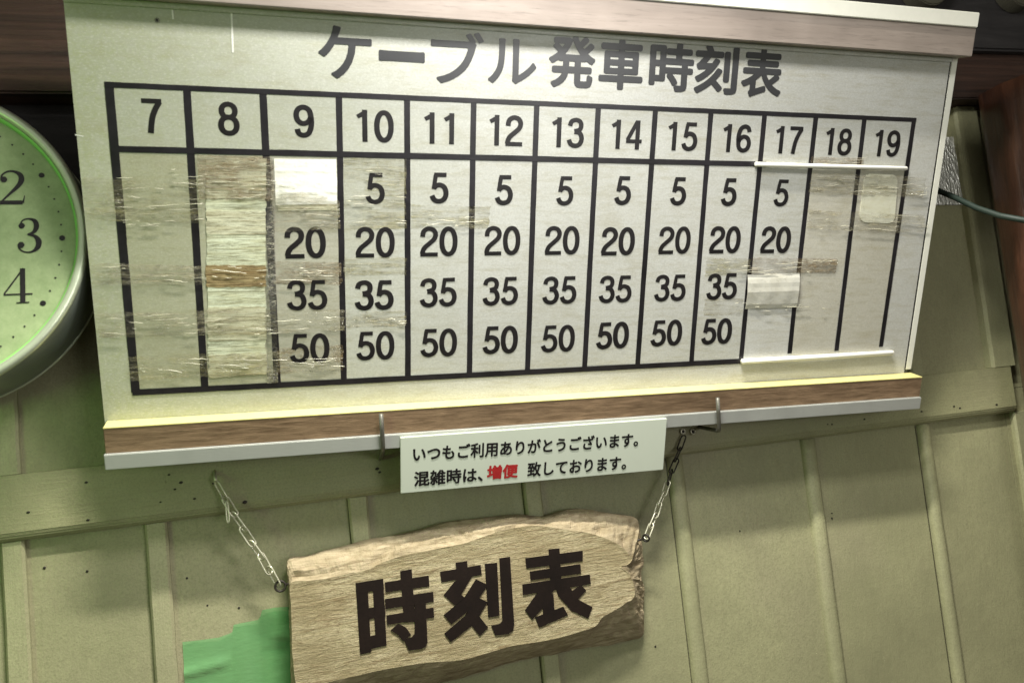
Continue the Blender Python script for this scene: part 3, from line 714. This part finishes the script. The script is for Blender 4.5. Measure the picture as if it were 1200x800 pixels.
koku = [R8(p) for p in [[(402, 378), (442, 372), (447, 425), (407, 430)], [(347, 410), (490, 386), (494, 420), (352, 447)], [(412, 428), (462, 422), (408, 512), (360, 492)], [(360, 492), (392, 470), (435, 500), (400, 528)],
        [(474, 436), (516, 456), (462, 535), (387, 594), (360, 562), (430, 505)], [(478, 498), (514, 516), (470, 590), (384, 657), (363, 627), (435, 565)], [(440, 575), (475, 553), (516, 605), (487, 635)]]]
koku += [R2(p) for p in [[(30, 292), (82, 288), (92, 512), (45, 520)], [(92, 268), (137, 262), (155, 550), (150, 575), (130, 590), (75, 597), (58, 556), (95, 548), (105, 535)]]]
hyo = [R2(p) for p in [[(302, 230), (348, 226), (358, 400), (312, 405)], [(203, 268), (447, 236), (447, 280), (207, 312)], [(222, 325), (437, 293), (440, 333), (225, 362)], [(190, 380), (477, 337), (482, 378), (193, 425)],
       [(262, 405), (335, 385), (285, 470), (232, 530), (202, 490)], [(275, 440), (322, 420), (328, 512), (280, 525)], [(245, 520), (365, 475), (384, 510), (262, 563)],
       [(330, 388), (388, 385), (430, 445), (488, 475), (470, 525), (400, 492), (345, 430)], [(385, 420), (440, 382), (462, 405), (420, 450)]]]
for lab, strokes in (('ji', ji), ('koku', koku), ('hyo', hyo)):
    bm = bmesh.new(); L = []
    for k, st in enumerate(strokes):
        top = []
        hh = SD + .0009 + .00005 * k
        P = [W(x, y, SD + .0009) for x, y in st]
        ft = [bm.verts.new(Vector((p.x, -hh, p.z)) - SO) for p in P]; bk = [bm.verts.new(Vector((p.x, -SD + .001, p.z)) - SO) for p in P]
        bm.faces.new(ft); n = len(P)
        for i in range(n): bm.faces.new((ft[i], bk[i], bk[(i + 1) % n], ft[(i + 1) % n]))
    bm_obj('painted_character', bm, M_signink, sign)
# ring screws of the sign
def ring_at(name, P, r, rt, mat, parent, nrm=Vector((0, 1, 0)), off=None):
    a = nrm.orthogonal().normalized(); b = nrm.cross(a); off = off or Vector((0, 0, 0))
    return tube(name, [P + a * r * math.cos(t) + b * r * math.sin(t) - off for t in [2 * math.pi * k / 20 for k in range(20)]], rt, mat, parent, 8, True)
PL = W(328.5, 686.5, .045); PRt = W(757, 630, .045)
ring_at('eye_screw', PL, .0068, .0016, M_dark, sign, off=SO); tube('eye_screw_shank', [PL + Vector((.006, 0, .001)) - SO, PL + Vector((.022, .006, .002)) - SO], .0016, M_dark, sign)
ring_at('eye_screw', PRt, .005, .0016, M_dark, sign, off=SO, nrm=Vector((.7, .7, 0))); tube('eye_screw_shank', [PRt + Vector((-.004, 0, -.001)) - SO, PRt + Vector((-.02, .006, -.003)) - SO], .0016, M_dark, sign)

# ------------------------------------------------------------------ chains
def chain(A, Bp, label, nlinks, rl, rw, tail=False, darkn=0):
    root = empty('hanging_chain', label, 'chain', loc=A, group='chains holding the wooden sign')
    d = (Bp - A); L = d.length; d.normalize(); side0 = d.cross(Vector((0, 1, 0))).normalized(); nrm = side0.cross(d)
    pitch = L / nlinks
    for k in range(nlinks):
        c0 = d * pitch * (k + .5) + nrm * 0 + Vector((0, 0, -.004 * math.sin(math.pi * (k + .5) / nlinks)))
        ang = math.radians(38 if k % 2 else -52) + random.uniform(-.15, .15)
        side = side0 * math.cos(ang) + nrm * math.sin(ang)
        dd = (d + side0 * random.uniform(-.08, .08)).normalized()
        hl = pitch / 2 + rw * .9 - rw; pts = []
        for j in range(9): a = math.pi * j / 8; pts.append(c0 + dd * (hl + rw * math.sin(a)) + side * rw * math.cos(a))
        for j in range(9): a = math.pi + math.pi * j / 8; pts.append(c0 + dd * (-hl + rw * math.sin(a)) + side * rw * math.cos(a))
        tube('link', pts, rl, M_dark if k < darkn else M_steel, root, 7, True)
    if tail:
        c0 = d * pitch * 1.15 + Vector((0, -.004, -.016)); pts = []
        for j in range(9): a = math.pi * j / 8; pts.append(c0 + Vector((rw * .3 * math.cos(a), 0, .009 + rw * math.sin(a))))
        for j in range(9): a = math.pi + math.pi * j / 8; pts.append(c0 + Vector((rw * .3 * math.cos(a), 0, -.009 + rw * math.sin(a))))
        tube('link', pts, rl, M_steel, root, 7, True)
    return root
NA = W(254, 566, .038); NB = W(801, 512, .030)
chain(NA, W(326, 683, .045), 'zinc chain on the left end of the wooden sign', 7, .00120, .0052, True)
chain(NB, W(758, 628, .045), 'chain on the right end of the wooden sign, dark at its top', 9, .00115, .0042, False, 4)
# nail for left chain, screws for the right
n1_ = W(251, 552, .02)
t_ = tube('hanging_nail', [n1_, n1_ + Vector((.002, -.012, -.006)), n1_ + Vector((.003, -.020, -.012))], .0022, M_steel); tag(t_, 'bent nail in the rail carrying the left chain', 'nail')
for px, lab in ((800.5, 'round hollow screw on the rail, left of the pair'), (812, 'round hollow screw on the rail, right of the pair')):
    P = W(px, 505.5, .0245); t = empty('hollow_screw', lab, 'screw', loc=P, group='pair of hollow screws under the board')
    ring_at('rim', Vector((0, 0, 0)), .0036, .0013, M_steel, t); 
    bm = bmesh.new(); bmesh.ops.create_cone(bm, cap_ends=True, segments=14, radius1=.0034, radius2=.0034, depth=.0040, matrix=Matrix.Translation((0, .0022, 0)) @ Matrix.Rotation(math.pi / 2, 4, 'X')); bm_obj('core', bm, M_dark, t)

# ------------------------------------------------------------------ L hooks in front of the lower rail
def hook(top, bot, root_px, label):
    h = .036
    T = BM @ Vector((*B(*top, h).xz.to_tuple()[:1], -h, B(*top, h).z)); Bo = BM @ Vector((B(*bot, h).x, -h, B(*bot, h).z))
    R_ = W(*root_px, .019)
    e = empty('l_hook', label, 'hook', loc=R_, group='screw hooks holding the lower rail')
    mid = Bo + (R_ - Bo).normalized() * .006; up = Bo + (T - Bo).normalized() * .006
    tube('wire', [p - R_ for p in (R_, R_.lerp(mid, .5), mid, Bo.lerp((mid + up) / 2, .5), up, up.lerp(T, .5), T)], .0031, M_hook, e, 10)
hook((841, 466), (843, 505), (819, 500), 'steel hook at the right, in front of the brown lower rail')
hook((446.5, 485), (449, 526), (446, 537), 'steel hook left of the pale notice, in front of the brown lower rail')

# ------------------------------------------------------------------ clock
CL = math.radians(0) - .0753
CK = Matrix.Translation((-.412, -.14, .2627)) @ Matrix.Rotation(CL, 4, 'X') @ Matrix.Rotation(.0209, 4, 'Y')
clock = empty('wall_clock', 'round wall clock with green-lit face and silver rim left of the board', 'clock', CK)
def lathe(name, prof, mat, parent, n=96, smooth=True):
    vs = []; fs = []
    for r, y in prof:
        for k in range(n): t = 2 * math.pi * k / n; vs.append((r * math.cos(t), y, r * math.sin(t)))
    for i in range(len(prof) - 1):
        for k in range(n): fs.append((i * n + k, i * n + (k + 1) % n, (i + 1) * n + (k + 1) % n, (i + 1) * n + k))
    return mk(name, vs, fs, mat, parent, smooth)
lathe('case', [(.1895, .002), (.1925, .006), (.1925, .0905), (.1915, .0926), (.17, .0926), (.02, .0930)], M_clockside, clock)
lathe('case_back_rim', [(.1926, .0885), (.1940, .0892), (.1940, .0915), (.1926, .0920)], M_clockrim, clock)
lathe('bezel', [(.1805, .011), (.1812, .003), (.1835, -.0005), (.1880, -.0012), (.1915, .0006), (.1930, .004), (.1926, .0065), (.190, .007)], M_clockrim, clock)
lathe('inner_ring', [(.1770, .0128), (.1775, .0100), (.1800, .0060), (.1806, .0060)], M_glowrim, clock)
lathe('face', [(.1790, .0130), (.10, .0130), (.0005, .0130)], M_face, clock)
tube('wall_mount', [(0, .093, .06), (0, .128, .06)], .02, M_dark, clock, 12)
RD = .1615; FH = .0127
def disc(name, x, z, r, h, mat, parent, n=14):
    vs = [(x + r * math.cos(2 * math.pi * k / n), h, z + r * math.sin(2 * math.pi * k / n)) for k in range(n)]
    vs2 = [(a, b - .0004, c) for a, b, c in vs]
    return mk(name, vs + vs2, [tuple(range(n, 2 * n))] + [(k, (k + 1) % n, n + (k + 1) % n, n + k) for k in range(n)], mat, parent)
for k in range(60):
    t = 2 * math.pi * k / 60; big = k % 5 == 0
    disc('hour_dot' if big else 'minute_dot', RD * math.sin(t), RD * math.cos(t), .0033 if big else .00115, FH, M_ink, clock, 14 if big else 8)
def stroke_mesh(name, strokes, cx, cz, ht, parent):
    """old-style numerals: strokes with a swelling width, unit box height 1"""
    vs = []; fs = []
    for si_, st in enumerate(strokes):
        pts = [Vector((a, b)) for a, b, _ in st]; wd = [c_ for _, _, c_ in st]
        P = []; Wd = []; n = len(pts)
        for i in range(n - 1):
            for k in range(6):
                f_ = k / 6; p0, p1, p2, p3 = pts[max(i - 1, 0)], pts[i], pts[i + 1], pts[min(i + 2, n - 1)]
                P.append(.5 * ((2 * p1) + (-p0 + p2) * f_ + (2 * p0 - 5 * p1 + 4 * p2 - p3) * f_ ** 2 + (-p0 + 3 * p1 - 3 * p2 + p3) * f_ ** 3)); Wd.append(wd[i] * (1 - f_) + wd[i + 1] * f_)
        P.append(pts[-1]); Wd.append(wd[-1]); b0 = len(vs)
        for i, p in enumerate(P):
            d = (P[min(i + 1, len(P) - 1)] - P[max(i - 1, 0)]).normalized(); nn_ = Vector((-d.y, d.x)) * Wd[i] / 2
            for s in (1, -1): vs.append((cx + (p.x + nn_.x * s) * ht, FH - .0003 - .00004 * si_, cz + (p.y + nn_.y * s) * ht))
        for i in range(len(P) - 1): fs.append((b0 + 2 * i, b0 + 2 * i + 1, b0 + 2 * i + 3, b0 + 2 * i + 2))
    return mk(name, vs, fs, M_ink, parent)
def ball(x, y, r): return [(x - r, y, .01), (x - r * .5, y, r * 1.8), (x, y, 2 * r), (x + r * .5, y, r * 1.8), (x + r, y, .01)]
two = [[(-.27, .24, .05), (-.24, .38, .05), (-.10, .48, .05), (.06, .48, .07), (.21, .38, .13), (.24, .22, .15), (.15, .04, .12), (-.05, -.18, .07), (-.27, -.42, .04)],
       [(-.30, -.44, .12), (0, -.44, .12), (.27, -.44, .12)], [(.28, -.46, .05), (.32, -.24, .02)], ball(-.2, .24, .09)]
three = [[(-.24, .30, .04), (-.18, .44, .04), (-.02, .49, .05), (.13, .42, .12), (.17, .26, .14), (.10, .10, .10), (-.06, .03, .04)],
         [(-.06, .03, .04), (.12, -.02, .09), (.22, -.16, .15), (.20, -.34, .14), (.06, -.47, .06), (-.12, -.48, .04), (-.26, -.38, .04), (-.29, -.26, .04)], ball(-.2, .29, .085), ball(-.22, -.27, .09)]
four = [[(.14, .50, .05), (-.10, .14, .04), (-.34, -.22, .04)], [(-.35, -.24, .045), (0, -.24, .045), (.36, -.24, .045)], [(.12, .50, .13), (.12, 0, .13), (.12, -.48, .13)], [(-.04, -.48, .035), (.12, -.48, .035), (.28, -.48, .035)]]
iC = CK.inverted()
def onclock(px, py):
    nrm = CK.to_3x3() @ Vector((0, 1, 0)); P0 = CK @ Vector((0, FH, 0)); return iC @ on(px, py, P0, nrm)
for st, px, py in ((two, 14, 220), (three, 35, 276), (four, 21, 335)):
    q_ = onclock(px, py); stroke_mesh('numeral', st, q_.x, q_.z, .043, clock)
def hand(name, ang, ln, wd, h):
    t = math.radians(ang); d = Vector((math.sin(t), math.cos(t))); nn_ = Vector((d.y, -d.x))
    P = [d * -.03 + nn_ * wd, d * -.03 - nn_ * wd, d * ln - nn_ * wd * .3, d * ln + nn_ * wd * .3]
    vs = [(p.x, h, p.y) for p in P] + [(p.x, h - .001, p.y) for p in P]
    mk(name, vs, [(0, 1, 2, 3), (7, 6, 5, 4), (0, 4, 5, 1), (1, 5, 6, 2), (2, 6, 7, 3), (3, 7, 4, 0)], M_ink, clock)
hand('hour_hand', 285, .085, .004, .010); hand('minute_hand', 228, .13, .003, .008)

# ------------------------------------------------------------------ green tape, silver tape, cable
gt = empty('green_tape', 'torn bright green adhesive tape on the wall beside the wooden sign', 'tape', loc=W(290, 760, 0))
GO = W(290, 760, 0)
def strip(name, px, h, parent, mat, O_, fold=None):
    P = [W(x, y, h) for x, y in px]; nx_, nz_ = 24, 20; vs = []; fs = []
    for j in range(nz_ + 1):
        for i in range(nx_ + 1):
            s, t = i / nx_, j / nz_; p = P[0].lerp(P[1], s).lerp(P[3].lerp(P[2], s), t)
            y = -h - .0006 * math.sin(s * 9 + t * 5) * (s > 0) - .0003 * random.random()
            if fold:
                d_ = abs((t - fold[0]) - (s - .5) * fold[1]); y -= fold[2] * math.exp(-(d_ / .035) ** 2) * min(1, 3 * (1 - s) )
            if i in (0, nx_) or j == 0: p = p + Vector((random.uniform(-1, 1), 0, random.uniform(-1, 1))) * .0005
            vs.append(Vector((p.x, min(y, -.0008), p.z)) - O_)
    for j in range(nz_):
        for i in range(nx_): a = j * (nx_ + 1) + i; fs.append((a, a + nx_ + 1, a + nx_ + 2, a + 1))
    return mk(name, vs, fs, mat, parent, True)
tops = [(214, 752), (226, 750), (240, 748.5), (256, 746), (268, 742), (272, 740), (274, 731), (288, 728.5), (302, 725), (305, 722), (307, 713.5), (322, 711), (346, 709)]
vs = []; fs = []; nzz = 26
for ci, (x, y) in enumerate(tops):
    for j in range(nzz + 1):
        t = j / nzz; yy = y + (850 - y) * t; p = W(x + t * 5, yy, .003)
        d = abs(yy - (790 - (x - 214) * .33)); cr = .0045 * math.exp(-(d / 5) ** 2) * (x < 262)
        q = Vector((p.x + random.uniform(-.0003, .0003), -.003 - .0008 * math.sin(x * .13 + t * 7) - .0003 * random.random() - cr - .0006 * (x > 272) - .0008 * (x > 305), p.z + (random.uniform(-.0008, .0008) if j == 0 else 0)))
        vs.append(q - GO)
n_ = nzz + 1
for ci in range(len(tops) - 1):
    for j in range(nzz): a = ci * n_ + j; fs.append((a, a + 1, a + n_ + 1, a + n_))
mk('tape_sheet', vs, fs, M_tapeg, gt, True)
q4 = [(1108, 161), (1128, 160), (1131, 240), (1096, 240)]
SOi = W(1113, 200, 0)
sp_ = strip('silver_tape', q4, .006, None, M_foil, SOi); sp_.location = SOi
tag(sp_, 'crinkled shiny silver tape on the wall right of the board', 'tape')
cp = [W(1070, 214, .10), W(1098, 223, .13), W(1120, 232, .17), W(1145, 244, .21), W(1172, 253, .25), W(1200, 258, .28), W(1235, 262, .30)]
cc = tube('cable', cp, .0046, M_cable, None, 10); tag(cc, 'dark green cable crossing in front of the log post', 'cable')
